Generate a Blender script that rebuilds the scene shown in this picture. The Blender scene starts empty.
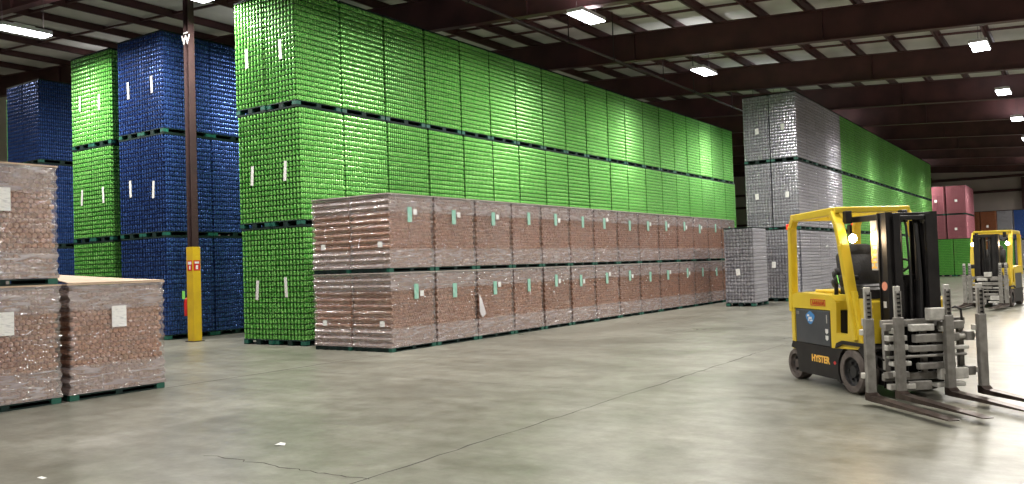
import bpy, bmesh, math, random
from mathutils import Vector, Matrix
random.seed(7)
S = bpy.context.scene
COL = S.collection
PI = math.pi

# ------------------------------------------------------------------ materials
def mat(name, col, rough=0.5, metal=0.0, col2=None, scale=8.0, lo=0.35, hi=0.65, detail=3.0, coord='Object',
        stretch=(1, 1, 1), bump=0.0, bscale=30.0, emit=None, estr=0.0, rvar=0.0, objvar=0.0, spec=0.5):
    m = bpy.data.materials.new(name); m.use_nodes = True
    nt = m.node_tree; N = nt.nodes; L = nt.links
    b = N['Principled BSDF']
    b.inputs['Base Color'].default_value = (*col, 1)
    b.inputs['Roughness'].default_value = rough
    b.inputs['Metallic'].default_value = metal
    b.inputs['Specular IOR Level'].default_value = spec
    if col2 or bump or rvar:
        if coord == 'World':
            src = N.new('ShaderNodeNewGeometry').outputs['Position']
        else:
            src = N.new('ShaderNodeTexCoord').outputs['Object']
        mp = N.new('ShaderNodeMapping'); mp.inputs['Scale'].default_value = stretch
        L.new(src, mp.inputs['Vector'])
    if col2 or rvar:
        n = N.new('ShaderNodeTexNoise'); n.inputs['Scale'].default_value = scale; n.inputs['Detail'].default_value = detail
        L.new(mp.outputs[0], n.inputs['Vector'])
        mr = N.new('ShaderNodeMapRange'); mr.inputs['From Min'].default_value = lo; mr.inputs['From Max'].default_value = hi
        L.new(n.outputs['Fac'], mr.inputs['Value'])
    outc = None
    if col2:
        mx = N.new('ShaderNodeMix'); mx.data_type = 'RGBA'
        mx.inputs['A'].default_value = (*col, 1); mx.inputs['B'].default_value = (*col2, 1)
        L.new(mr.outputs[0], mx.inputs['Factor']); outc = mx.outputs['Result']
    if objvar:
        oi = N.new('ShaderNodeObjectInfo')
        hs = N.new('ShaderNodeHueSaturation')
        m2 = N.new('ShaderNodeMapRange'); m2.inputs['To Min'].default_value = 1 - objvar; m2.inputs['To Max'].default_value = 1 + objvar
        L.new(oi.outputs['Random'], m2.inputs['Value']); L.new(m2.outputs[0], hs.inputs['Value'])
        if outc: L.new(outc, hs.inputs['Color'])
        else: hs.inputs['Color'].default_value = (*col, 1)
        outc = hs.outputs['Color']
    if outc: L.new(outc, b.inputs['Base Color'])
    if rvar:
        m3 = N.new('ShaderNodeMapRange'); m3.inputs['To Min'].default_value = max(0.02, rough - rvar); m3.inputs['To Max'].default_value = rough + rvar
        L.new(mr.outputs[0], m3.inputs['Value']); L.new(m3.outputs[0], b.inputs['Roughness'])
    if bump:
        n2 = N.new('ShaderNodeTexNoise'); n2.inputs['Scale'].default_value = bscale; n2.inputs['Detail'].default_value = 3
        L.new(mp.outputs[0], n2.inputs['Vector'])
        bp = N.new('ShaderNodeBump'); bp.inputs['Strength'].default_value = bump; bp.inputs['Distance'].default_value = 0.02
        L.new(n2.outputs['Fac'], bp.inputs['Height']); L.new(bp.outputs[0], b.inputs['Normal'])
    if emit:
        b.inputs['Emission Color'].default_value = (*emit, 1); b.inputs['Emission Strength'].default_value = estr
    return m

M = {}
def can_mat(key, c, c2, rough=0.3, metal=0.55):
    M[key] = mat('cans_' + key, c, rough, metal, c2, scale=27, lo=0.42, hi=0.56, detail=3, coord='World', stretch=(1, 1, 1.6), objvar=0.1, rvar=0.1)
can_mat('green', (0.35, 0.80, 0.22), (0.06, 0.34, 0.035), metal=0.35)
can_mat('blue', (0.09, 0.2, 0.58), (0.008, 0.025, 0.13))
can_mat('silver', (0.9, 0.9, 0.96), (0.2, 0.2, 0.25), 0.24, 0.6)
can_mat('pink', (0.62, 0.24, 0.3), (0.42, 0.12, 0.16), metal=0.2)
can_mat('orange', (0.42, 0.17, 0.08), (0.28, 0.1, 0.05))
M['sheet'] = mat('slip_sheet_gap_shade', (0.008, 0.03, 0.012), 0.6)
M['sheet_blue'] = mat('slip_sheet_gap_shade_blue', (0.01, 0.02, 0.06), 0.6)
M['sheet_grey'] = mat('slip_sheet_gap_shade_grey', (0.07, 0.065, 0.07), 0.6)
M['pal'] = mat('pallet_plastic', (0.008, 0.014, 0.014), 0.6, 0, (0.01, 0.03, 0.026), scale=6, spec=0.2)
M['palcap'] = mat('pallet_teal', (0.01, 0.1, 0.07), 0.5)
M['frame'] = mat('top_frame_plastic', (0.008, 0.022, 0.018), 0.7, spec=0.2)
M['paper'] = mat('white_paper', (0.8, 0.8, 0.78), 0.6, 0, (0.55, 0.56, 0.56), scale=14, stretch=(1, 1, 4), lo=0.5, hi=0.7)
M['green_paper'] = mat('green_paper', (0.2, 0.5, 0.38), 0.6, 0, (0.38, 0.6, 0.5), scale=7)
M['strap'] = mat('strap_plastic', (0.01, 0.03, 0.02), 0.5)
M['kraft'] = mat('kraft_paper', (0.42, 0.205, 0.12), 0.75, 0, (0.25, 0.105, 0.06), scale=16, detail=2, coord='World', objvar=0.06)
M['kraft_end'] = mat('kraft_tube_end', (0.44, 0.215, 0.125), 0.8, 0, (0.2, 0.085, 0.05), scale=26, detail=2, coord='World', objvar=0.08)
M['tan'] = mat('tan_board', (0.62, 0.47, 0.34), 0.7, 0, (0.52, 0.38, 0.27), scale=3)
M['girder'] = mat('red_oxide_steel', (0.085, 0.03, 0.03), 0.55, 0.1, (0.055, 0.02, 0.02), scale=1.3, coord='World')
M['deck'] = mat('white_insulation', (0.66, 0.64, 0.6), 0.85, 0, (0.54, 0.52, 0.49), scale=0.8, coord='World')
M['wall'] = mat('wall_panels', (0.6, 0.52, 0.47), 0.8, 0, (0.5, 0.44, 0.4), scale=0.5, coord='World')
M['lampbody'] = mat('lamp_body', (0.6, 0.6, 0.6), 0.5)
M['yellow'] = mat('truck_yellow', (0.72, 0.53, 0.035), 0.35, 0, (0.6, 0.42, 0.03), scale=2.2, lo=0.4, hi=0.75)
M['black'] = mat('black_paint', (0.01, 0.009, 0.01), 0.5, 0, (0.02, 0.018, 0.018), scale=5, spec=0.3)
M['dgrey'] = mat('dark_grey_panel', (0.04, 0.046, 0.056), 0.4, 0, (0.055, 0.06, 0.07), scale=4)
M['vinyl'] = mat('black_vinyl', (0.014, 0.013, 0.014), 0.6, bump=0.2, bscale=40)
M['rubber'] = mat('dusty_rubber', (0.07, 0.055, 0.05), 0.85, 0, (0.13, 0.11, 0.1), scale=9)
M['rim'] = mat('dark_rim', (0.02, 0.02, 0.022), 0.5, 0.3)
M['steel'] = mat('worn_grey_steel', (0.31, 0.3, 0.28), 0.45, 0.3, (0.2, 0.19, 0.175), scale=9)
M['steelp'] = mat('galvanised_steel', (0.62, 0.61, 0.57), 0.45, 0.15, (0.44, 0.43, 0.4), scale=12)
M['fork'] = mat('scuffed_fork_steel', (0.1, 0.075, 0.065), 0.38, 0.75, (0.05, 0.035, 0.03), scale=8)
M['chrome'] = mat('chrome_rod', (0.6, 0.6, 0.62), 0.18, 1.0)
M['red'] = mat('red_paint', (0.55, 0.02, 0.02), 0.4)
M['redlens'] = mat('red_lens', (0.6, 0.02, 0.02), 0.2, emit=(1, 0.05, 0.03), estr=2.0)
M['tag'] = mat('lime_tag', (0.25, 0.75, 0.15), 0.5)
M['orangetext'] = mat('yellow_lettering', (0.95, 0.55, 0.1), 0.5)
M['white'] = mat('white_paint', (0.8, 0.8, 0.78), 0.5)
M['decalblue'] = mat('blue_decal', (0.05, 0.25, 0.6), 0.4)
M['colyellow'] = mat('column_yellow', (0.66, 0.44, 0.015), 0.5, 0, (0.55, 0.36, 0.02), scale=3)
M['lampglow'] = mat('headlamp_lens', (1, 0.9, 0.75), 0.3, emit=(1.0, 0.78, 0.5), estr=320)
M['ledglow'] = mat('high_bay_lens', (1, 1, 1), 0.3, emit=(0.93, 0.95, 1.0), estr=40)
M['pipe'] = mat('pipe_paint', (0.03, 0.018, 0.018), 0.7)
M['colsteel'] = mat('column_steel', (0.042, 0.019, 0.018), 0.65, 0, (0.03, 0.014, 0.014), scale=2)
M['joint'] = mat('floor_joint_filler', (0.07, 0.065, 0.055), 0.8)
M['mesh'] = mat('black_grille', (0.02, 0.02, 0.02), 0.5)

def concrete():
    m = bpy.data.materials.new('polished_concrete'); m.use_nodes = True
    N = m.node_tree.nodes; L = m.node_tree.links; b = N['Principled BSDF']
    g = N.new('ShaderNodeNewGeometry')
    def noise(sc, det, dist=0.0, rough=0.55, stretch=None):
        n = N.new('ShaderNodeTexNoise'); n.inputs['Scale'].default_value = sc; n.inputs['Detail'].default_value = det
        n.inputs['Distortion'].default_value = dist; n.inputs['Roughness'].default_value = rough
        if stretch:
            mp = N.new('ShaderNodeMapping'); mp.inputs['Scale'].default_value = stretch; mp.inputs['Rotation'].default_value = (0, 0, 0.5)
            L.new(g.outputs['Position'], mp.inputs['Vector']); L.new(mp.outputs[0], n.inputs['Vector'])
        else: L.new(g.outputs['Position'], n.inputs['Vector'])
        return n
    a = noise(0.5, 7, 0.15, 0.6); f = noise(3.2, 8, 0.0, 0.72); s = noise(0.9, 5, 0.3, 0.6, (1, 4.5, 1)); d = noise(14, 3)
    r = N.new('ShaderNodeValToRGB'); e = r.color_ramp.elements
    e[0].position = 0.3; e[0].color = (0.15, 0.152, 0.13, 1); e[1].position = 0.7; e[1].color = (0.245, 0.243, 0.213, 1)
    L.new(a.outputs['Fac'], r.inputs['Fac'])
    r2 = N.new('ShaderNodeValToRGB'); e = r2.color_ramp.elements
    e[0].position = 0.36; e[0].color = (0.68, 0.67, 0.63, 1); e[1].position = 0.62; e[1].color = (1.08, 1.08, 1.06, 1)
    L.new(f.outputs['Fac'], r2.inputs['Fac'])
    r3 = N.new('ShaderNodeValToRGB'); e = r3.color_ramp.elements
    e[0].position = 0.28; e[0].color = (0.78, 0.76, 0.72, 1); e[1].position = 0.62; e[1].color = (1, 1, 1, 1)
    L.new(s.outputs['Fac'], r3.inputs['Fac'])
    m1 = N.new('ShaderNodeMix'); m1.data_type = 'RGBA'; m1.blend_type = 'MULTIPLY'; m1.inputs['Factor'].default_value = 1
    L.new(r.outputs[0], m1.inputs['A']); L.new(r2.outputs[0], m1.inputs['B'])
    m2 = N.new('ShaderNodeMix'); m2.data_type = 'RGBA'; m2.blend_type = 'MULTIPLY'; m2.inputs['Factor'].default_value = 1
    L.new(m1.outputs['Result'], m2.inputs['A']); L.new(r3.outputs[0], m2.inputs['B'])
    L.new(m2.outputs['Result'], b.inputs['Base Color'])
    mr = N.new('ShaderNodeMapRange'); mr.inputs['From Min'].default_value = 0.3; mr.inputs['From Max'].default_value = 0.7
    mr.inputs['To Min'].default_value = 0.27; mr.inputs['To Max'].default_value = 0.42; b.inputs['Specular IOR Level'].default_value = 0.32
    L.new(a.outputs['Fac'], mr.inputs['Value']); L.new(mr.outputs[0], b.inputs['Roughness'])
    bp = N.new('ShaderNodeBump'); bp.inputs['Strength'].default_value = 0.12; bp.inputs['Distance'].default_value = 0.01
    L.new(d.outputs['Fac'], bp.inputs['Height']); L.new(bp.outputs[0], b.inputs['Normal'])
    return m
M['concrete'] = concrete()

def film(name, z0=None, h=1.38, base=0.07, band=0.5):
    # clear stretch film: thin glossy skin with milky overlap bands at top and bottom of the load
    m = bpy.data.materials.new(name); m.use_nodes = True
    N = m.node_tree.nodes; L = m.node_tree.links
    N.remove(N['Principled BSDF']); out = N['Material Output']
    tc = N.new('ShaderNodeTexCoord')
    sx = N.new('ShaderNodeSeparateXYZ'); L.new(tc.outputs['Object'], sx.inputs[0])
    oi = N.new('ShaderNodeObjectInfo')
    ad = N.new('ShaderNodeVectorMath'); ad.operation = 'ADD'
    L.new(tc.outputs['Object'], ad.inputs[0])
    cb = N.new('ShaderNodeCombineXYZ')
    mu = N.new('ShaderNodeMath'); mu.operation = 'MULTIPLY'; mu.inputs[1].default_value = 40
    L.new(oi.outputs['Random'], mu.inputs[0]); L.new(mu.outputs[0], cb.inputs[0]); L.new(mu.outputs[0], cb.inputs[1])
    L.new(cb.outputs[0], ad.inputs[1])
    mp = N.new('ShaderNodeMapping'); mp.inputs['Scale'].default_value = (1.0, 1.0, 7.0); L.new(ad.outputs[0], mp.inputs['Vector'])
    n = N.new('ShaderNodeTexNoise'); n.inputs['Scale'].default_value = 3.2; n.inputs['Detail'].default_value = 3; n.inputs['Distortion'].default_value = 0.6
    L.new(mp.outputs[0], n.inputs['Vector'])
    # bands: 1 near top and bottom
    def rng(a0, a1, b0, b1, src):
        r = N.new('ShaderNodeMapRange'); r.inputs['From Min'].default_value = a0; r.inputs['From Max'].default_value = a1
        r.inputs['To Min'].default_value = b0; r.inputs['To Max'].default_value = b1; L.new(src, r.inputs['Value']); return r.outputs[0]
    top = rng(0.79 * h, 0.81 * h, 0, 1, sx.outputs['Z']); bot = rng(0.26 * h, 0.28 * h, 1, 0, sx.outputs['Z'])
    mxx = N.new('ShaderNodeMath'); mxx.operation = 'MAXIMUM'; L.new(top, mxx.inputs[0]); L.new(bot, mxx.inputs[1])
    fac = rng(0, 1, base, band, mxx.outputs[0])
    nv = rng(0.48, 0.78, -0.05, 0.35, n.outputs['Fac'])
    sm = N.new('ShaderNodeMath'); sm.operation = 'ADD'; sm.use_clamp = True; L.new(fac, sm.inputs[0]); L.new(nv, sm.inputs[1])
    bmp = N.new('ShaderNodeBump'); bmp.inputs['Strength'].default_value = 1.0; bmp.inputs['Distance'].default_value = 0.03
    L.new(n.outputs['Fac'], bmp.inputs['Height'])
    tr = N.new('ShaderNodeBsdfTransparent'); gl = N.new('ShaderNodeBsdfGlossy'); gl.inputs['Roughness'].default_value = 0.13
    L.new(bmp.outputs[0], gl.inputs['Normal'])
    df = N.new('ShaderNodeBsdfDiffuse'); df.inputs['Color'].default_value = (0.46, 0.4, 0.4, 1)
    m1 = N.new('ShaderNodeMixShader'); L.new(sm.outputs[0], m1.inputs[0]); L.new(tr.outputs[0], m1.inputs[1]); L.new(df.outputs[0], m1.inputs[2])
    m2 = N.new('ShaderNodeMixShader'); m2.inputs[0].default_value = 0.2
    L.new(m1.outputs[0], m2.inputs[1]); L.new(gl.outputs[0], m2.inputs[2])
    L.new(m2.outputs[0], out.inputs['Surface'])
    return m
M['film'] = film('stretch_film')

# ------------------------------------------------------------------ mesh builder
class MB:
    def __init__(s): s.v = []; s.f = []; s.mi = []; s.slots = []
    def slot(s, m):
        m = M[m] if isinstance(m, str) else m
        if m not in s.slots: s.slots.append(m)
        return s.slots.index(m)
    def add(s, vs, fs, m):
        o = len(s.v); k = s.slot(m); s.v += [tuple(v) for v in vs]
        for f in fs: s.f.append([i + o for i in f]); s.mi.append(k)
    def box(s, x0, x1, y0, y1, z0, z1, m, bev=0.0, mtx=None):
        if bev <= 0:
            vs = [(x0,y0,z0),(x1,y0,z0),(x1,y1,z0),(x0,y1,z0),(x0,y0,z1),(x1,y0,z1),(x1,y1,z1),(x0,y1,z1)]
            fs = [(0,3,2,1),(4,5,6,7),(0,1,5,4),(1,2,6,5),(2,3,7,6),(3,0,4,7)]
        else:
            bm = bmesh.new(); bmesh.ops.create_cube(bm, size=1)
            for v in bm.verts: v.co = Vector(((x0+x1)/2 + v.co.x*(x1-x0), (y0+y1)/2 + v.co.y*(y1-y0), (z0+z1)/2 + v.co.z*(z1-z0)))
            bmesh.ops.bevel(bm, geom=bm.edges[:], offset=bev, segments=2, affect='EDGES', profile=0.5)
            bm.verts.index_update()
            vs = [v.co.copy() for v in bm.verts]; fs = [[v.index for v in f.verts] for f in bm.faces]; bm.free()
        if mtx: vs = [mtx @ Vector(v) for v in vs]
        s.add(vs, fs, m); return s
    def beam(s, p, q, w, h, m, up=(0, 0, 1), bev=0.0):
        p = Vector(p); q = Vector(q); d = q - p; Ln = d.length; z = d.normalized()
        u = Vector(up); x = u.cross(z)
        if x.length < 1e-4: x = Vector((1, 0, 0)).cross(z)
        x.normalize(); y = z.cross(x)
        mt = Matrix((( x.x, y.x, z.x, p.x), (x.y, y.y, z.y, p.y), (x.z, y.z, z.z, p.z), (0, 0, 0, 1)))
        return s.box(-w/2, w/2, -h/2, h/2, 0, Ln, m, bev, mt)
    def tube(s, pts, r, m, n=10, cap=True):
        pts = [Vector(p) for p in pts]; vs = []; fs = []
        prev = None
        for i, p in enumerate(pts):
            t = (pts[min(i+1, len(pts)-1)] - pts[max(i-1, 0)]).normalized()
            if prev is None:
                a = t.cross(Vector((0, 0, 1)));
                if a.length < 1e-3: a = t.cross(Vector((1, 0, 0)))
            else: a = prev - t * prev.dot(t)
            a.normalize(); prev = a; b = t.cross(a)
            rr = r[i] if isinstance(r, (list, tuple)) else r
            for k in range(n):
                th = 2*PI*k/n; vs.append(p + (a*math.cos(th) + b*math.sin(th))*rr)
        for i in range(len(pts)-1):
            for k in range(n):
                k2 = (k+1) % n; fs.append((i*n+k, i*n+k2, (i+1)*n+k2, (i+1)*n+k))
        if cap: fs.append(list(range(n))[::-1]); fs.append([(len(pts)-1)*n + k for k in range(n)])
        s.add(vs, fs, m); return s
    def prism(s, prof, y0, y1, m, axis='y'):
        # closed outline in (x,z) [axis y], extruded between y0 and y1
        n = len(prof)
        if axis == 'y': vs = [(x, y0, z) for x, z in prof] + [(x, y1, z) for x, z in prof]
        elif axis == 'x': vs = [(y0, x, z) for x, z in prof] + [(y1, x, z) for x, z in prof]
        else: vs = [(x, z, y0) for x, z in prof] + [(x, z, y1) for x, z in prof]
        fs = [list(range(n)), list(range(n, 2*n))[::-1]] + [(i, i+n, (i+1) % n + n, (i+1) % n) for i in range(n)]
        s.add(vs, fs, m); return s
    def lathe(s, prof, c, axis, m, n=24):
        # prof list of (r, t) along axis through c
        c = Vector(c); ax = Vector(axis).normalized(); a = ax.cross(Vector((0.3, 0.1, 1))).normalized(); b = ax.cross(a)
        vs = [c + ax*t + (a*math.cos(2*PI*k/n) + b*math.sin(2*PI*k/n))*r for r, t in prof for k in range(n)]
        fs = [(i*n+k, i*n+(k+1) % n, (i+1)*n+(k+1) % n, (i+1)*n+k) for i in range(len(prof)-1) for k in range(n)]
        s.add(vs, fs, m); return s
    def mesh(s, name, smooth=False):
        me = bpy.data.meshes.new(name); me.from_pydata(s.v, [], s.f)
        for m in s.slots: me.materials.append(m)
        me.polygons.foreach_set('material_index', s.mi)
        bm = bmesh.new(); bm.from_mesh(me); bmesh.ops.recalc_face_normals(bm, faces=bm.faces); bm.to_mesh(me); bm.free()
        if smooth:
            me.polygons.foreach_set('use_smooth', [True]*len(me.polygons))
            try: me.set_sharp_from_angle(angle=math.radians(35))
            except Exception: pass
        me.update(); return me
    def build(s, name, parent=None, smooth=False, loc=None, label=None):
        return link(name, s.mesh(name, smooth), parent, loc, label)
def link(name, me, parent=None, loc=None, label=None):
    o = bpy.data.objects.new(name, me); COL.objects.link(o)
    if parent: o.parent = parent
    if loc: o.location = loc
    if label: o['label'] = label
    return o
def thing(name, label, cat, loc=(0, 0, 0), rz=0.0, group=None):
    o = bpy.data.objects.new(name, None); COL.objects.link(o); o.empty_display_size = 0.2
    o.location = loc; o.rotation_euler = (0, 0, rz); o['label'] = label; o['category'] = cat
    if group: o['group'] = group
    return o
def tag(o, label, cat, group=None):
    o['label'] = label; o['category'] = cat
    if group: o['group'] = group
    return o
def struct(o): o['kind'] = 'structure'; return o
def copy_tree(o, parent=None):
    c = o.copy(); COL.objects.link(c)
    if parent: c.parent = parent
    for ch in list(o.children): copy_tree(ch, c)
    return c
def text_mesh(name, txt, size, m, parent, mtx, depth=0.002, label=None, bold=0.0):
    cu = bpy.data.curves.new(name, 'FONT'); cu.body = txt; cu.size = size; cu.extrude = depth; cu.align_x = 'CENTER'; cu.align_y = 'CENTER'
    cu.offset = bold
    t = bpy.data.objects.new(name, cu); COL.objects.link(t)
    dg = bpy.context.evaluated_depsgraph_get(); dg.update()
    me = bpy.data.meshes.new_from_object(t.evaluated_get(dg)); me.name = name
    bpy.data.objects.remove(t); bpy.data.curves.remove(cu)
    me.materials.clear(); me.materials.append(M[m]); me.transform(mtx)
    o = link(name, me, parent, None, label); return o

# ------------------------------------------------------------------ camera (solved from the photograph)
F = 835.7
yaw, pitch, roll = 0.59912966, 0.02844845, -0.03186665
B = Matrix(((1, 0, 0), (0, 0, -1), (0, 1, 0)))
R = Matrix.Rotation(yaw, 3, 'Z') @ Matrix.Rotation(pitch, 3, 'X') @ B @ Matrix.Rotation(roll, 3, 'Z')
cd = bpy.data.cameras.new('camera'); cam = bpy.data.objects.new('camera', cd); COL.objects.link(cam)
cam.matrix_world = Matrix.Translation((0, 0, 1.6)) @ R.to_4x4()
cd.sensor_fit = 'HORIZONTAL'; cd.sensor_width = 36; cd.lens = 36 * F / 1024; cd.clip_end = 400
S.camera = cam

# ------------------------------------------------------------------ shell
XL, XR, YB, YF = -46.0, 16.0, -12.0, 84.0
def zg(x): return 7.53 - 0.068 * x          # underside of girders
def zd(x): return zg(x) + 1.2               # roof deck
fl = MB(); fl.box(XL, XR, YB, YF, -0.2, 0, 'concrete'); struct(fl.build('floor'))
c = MB()
c.add([(XL, YB, zd(XL)), (XR, YB, zd(XR)), (XR, YF, zd(XR)), (XL, YF, zd(XL)),
       (XL, YB, zd(XL)+.2), (XR, YB, zd(XR)+.2), (XR, YF, zd(XR)+.2), (XL, YF, zd(XL)+.2)],
      [(0,1,2,3),(4,7,6,5),(0,4,5,1),(1,5,6,2),(2,6,7,3),(3,7,4,0)], 'deck')
struct(c.build('ceiling'))
def wall(name, x0, x1, y0, y1):
    w = MB(); w.box(x0, x1, y0, y1, 0, 12, 'wall'); struct(w.build(name))
wall('wall_far', XL, XR, YF, YF + .3)
wall('wall_near', XL, XR, YB - .3, YB)
wall('wall_left', XL - .3, XL, YB, YF)
wall('wall_right', XR, XR + .3, YB, YF)
# wall girts and posts of the far wall
for z in (4.95, 6.75, 8.0):
    g = MB(); g.box(XL, XR, YF - .22, YF - .001, z - .11, z + .11, 'girder'); struct(g.build('wall_girt'))
for x in (-11.2, -3.95, 3.3):
    g = MB(); g.box(x - .14, x + .14, YF - .5, YF - .23, 0, zg(x), 'girder'); g.box(x - .2, x + .2, YF - .55, YF - .5, 0, zg(x), 'girder'); struct(g.build('wall_post'))
# roof girders: deep tapered plate girders along x
GY = [-8.4, -1.8, 4.8, 11.4, 19.0, 25.6, 32.6, 39.0, 45.4, 51.8, 58.2, 64.6, 71.0, 77.4]
for y in GY:
    g = MB()
    def sl(za, zb, hw):
        xa, xb = XL + .01, XR - .01
        g.add([(xa, y-hw, zg(xa)+za), (xb, y-hw, zg(xb)+za), (xb, y+hw, zg(xb)+za), (xa, y+hw, zg(xa)+za),
               (xa, y-hw, zg(xa)+zb), (xb, y-hw, zg(xb)+zb), (xb, y+hw, zg(xb)+zb), (xa, y+hw, zg(xa)+zb)],
              [(0,3,2,1),(4,5,6,7),(0,1,5,4),(1,2,6,5),(2,3,7,6),(3,0,4,7)], 'girder')
    sl(0, .025, .13); sl(.025, .925, .012); sl(.925, .95, .13)
    for x in [XL + 3.3 + 6.1*i for i in range(10)]:
        g.box(x - .012, x + .012, y - .1, y + .1, zg(x) + .03, zg(x) + .92, 'girder')
    struct(g.build('roof_girder'))
# purlins along y (Z section) standing on the girders
PXS = [-10.72 + 1.4*k for k in range(-5, 19)] + [-19.1, -21.7, -24.5, -26.4, -28.7, -31.0, -33.3, -36.3, -39.3, -42.9]
for px in PXS:
    g = MB(); z0 = zg(px) + .96
    g.box(px - .01, px + .01, YB + .01, YF - .01, z0, z0 + .22, 'girder')
    g.box(px - .08, px + .01, YB + .01, YF - .01, z0, z0 + .012, 'girder')
    g.box(px - .01, px + .08, YB + .01, YF - .01, z0 + .208, z0 + .22, 'girder')
    struct(g.build('roof_purlin'))
# insulation support bands across the deck, seen as thin dark lines
for i in range(len(GY) - 1):
    for k, n, xa, xb in ((1, 3, XL + .01, -18.0), (2, 3, XL + .01, -18.0), (1, 5, -17.99, XR - .01), (2, 5, -17.99, XR - .01), (3, 5, -17.99, XR - .01), (4, 5, -17.99, XR - .01)):
        y = GY[i] + (GY[i+1] - GY[i]) * k / n
        g = MB()
        g.beam((xa, y, zd(xa) - .1), (xb, y, zd(xb) - .1), .07, .07, 'girder', up=(0, 1, 0))
        struct(g.build('roof_band'))
# sprinkler main with hangers
t = thing('sprinkler_pipe', 'dark sprinkler pipe running lengthwise under the roof girders', 'pipe', (-12.0, 0, 8.02))
MB().tube([(0, YB + .5, 0), (0, 34, 0), (0, YF - 1, 0)], .036, 'pipe', 12).build('pipe', t, True)
for y in GY:
    for dy in (1.8, 4.6):
        if y + dy > 70: continue
        MB().box(-.012, .012, y+dy-.012, y+dy+.012, .05, zd(-12) - 8.03, 'pipe').box(-.06, .06, y+dy-.02, y+dy+.02, -.06, .06, 'pipe', .01).build('hanger', t)
# floor joints
def joint(name, pts, w):
    vs = []; fs = []
    for i, (x, y) in enumerate(pts):
        a = Vector(pts[max(i-1, 0)]); b = Vector(pts[min(i+1, len(pts)-1)]); d = (b - a).normalized(); n = Vector((-d.y, d.x)) * w / 2 * random.uniform(.5, 1.5)
        vs += [(x + n.x, y + n.y, .0015), (x - n.x, y - n.y, .0015)]
    for i in range(len(pts) - 1): fs.append((2*i, 2*i+1, 2*i+3, 2*i+2))
    m = MB(); m.add(vs, fs, 'joint'); struct(m.build(name))
def wob(p, q, n, a): return [(p[0] + (q[0]-p[0])*i/n + random.uniform(-a, a), p[1] + (q[1]-p[1])*i/n + random.uniform(-a, a)) for i in range(n+1)]
joint('trim_1', wob((-10.98, -4), (-10.98, 11.9), 60, .008), .032)
joint('trim_2', wob((-4.62, -6), (-4.62, 14), 90, .018), .018)
joint('trim_3', wob((-4.62, 14), (-4.62, 60), 60, .01), .006)
joint('trim_4', wob((-6.5, 4.62), (-4.6, 4.66), 22, .03), .014)
joint('trim_5', wob((-10.98, 9.3), (-4.6, 9.3), 40, .006), .005)
joint('trim_6', wob((-4.62, 19.0), (10, 19.0), 60, .01), .012)

# ------------------------------------------------------------------ high bay lights
def high_bay():
    t = thing('ceiling_light', '', 'light')
    b = MB(); b.box(-.24, .24, -.62, .62, 0, .1, 'lampbody', .02); b.box(-.1, .1, -.25, .25, .1, .17, 'lampbody', .01); b.build('housing', t)
    MB().box(-.22, .22, -.6, .6, -.02, -.001, 'ledglow').build('diffuser', t)
    for y in (-.5, .5): MB().tube([(0, y, .1), (0, y, 1.0)], .006, 'pipe', 6).build('hanger_wire', t)
    return t
LP = []
for y in (2.0, 10.3, 18.9, 27.0, 35.3, 43.6, 52, 60.5, 69): LP.append((-10.35, y))
for y in (2.0, 10.5, 18.9, 27.9, 36.6, 44.6, 53, 61.5, 70): LP.append((-2.25, y))
for y in (10.4, 19, 27.5, 36): LP.append((-21.8 if y > 5 else -19.5, y))
LP.append((-16.6, 11.5))
for y in (10, 19, 27.5, 36, 45, 54, 63): LP.append((5.8, y))
for y in (10.4, 19, 27.5): LP.append((-32, y))
LP += [(5.8, 72), (1.8, 78.5)]  # added lamps, out of view, to brighten the far wall
proto = high_bay()
seen = {(-10.35, 18.9): 'bright rectangular light in front of the long green can wall, above its middle', (-10.35, 27.0): 'bright rectangular light above the far end of the long green can wall',
        (-2.25, 27.9): 'glowing high bay light at upper right, nearest of the right-hand row', (-2.25, 36.6): 'second glowing high bay light of the right-hand row',
        (-2.25, 44.6): 'third glowing high bay light of the right-hand row', (-21.8, 10.4): 'long glaring light above the green and blue stacks at upper left',
        (-16.6, 11.5): 'bright light peeking in at the top edge beside the steel column'}
for i, (x, y) in enumerate(LP):
    o = proto if i == 0 else copy_tree(proto)
    dz = .12 if x == -2.25 else -.05 if (x, y) != (-21.8, 10.4) else -.9
    if x == -16.6: dz = -.42
    o.location = (x, y, zg(x) - .22 + dz)
    o['label'] = seen.get((x, y), 'high bay light hanging outside the picture or behind the stacks'); o['group'] = 'high bay lights'
    ld = bpy.data.lights.new('high_bay_lamp', 'AREA'); ld.shape = 'RECTANGLE'; ld.size = .44; ld.size_y = 1.2
    ld.energy = 560; ld.color = (1.0, .95, .88); ld.spread = math.radians(170)
    lo = bpy.data.objects.new('high_bay_lamp', ld); COL.objects.link(lo); lo.parent = o; lo.location = (0, 0, -.03)
    # added fill lamp above each fixture, brightens the roof deck
    ld = bpy.data.lights.new('added_roof_fill', 'AREA'); ld.shape = 'RECTANGLE'; ld.size = .4; ld.size_y = 1.1
    ld.energy = 45; ld.color = (.95, .96, 1.0)
    lo = bpy.data.objects.new('added_roof_fill', ld); COL.objects.link(lo); lo.parent = o; lo.location = (0, 0, .19); lo.rotation_euler = (PI, 0, 0)

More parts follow.
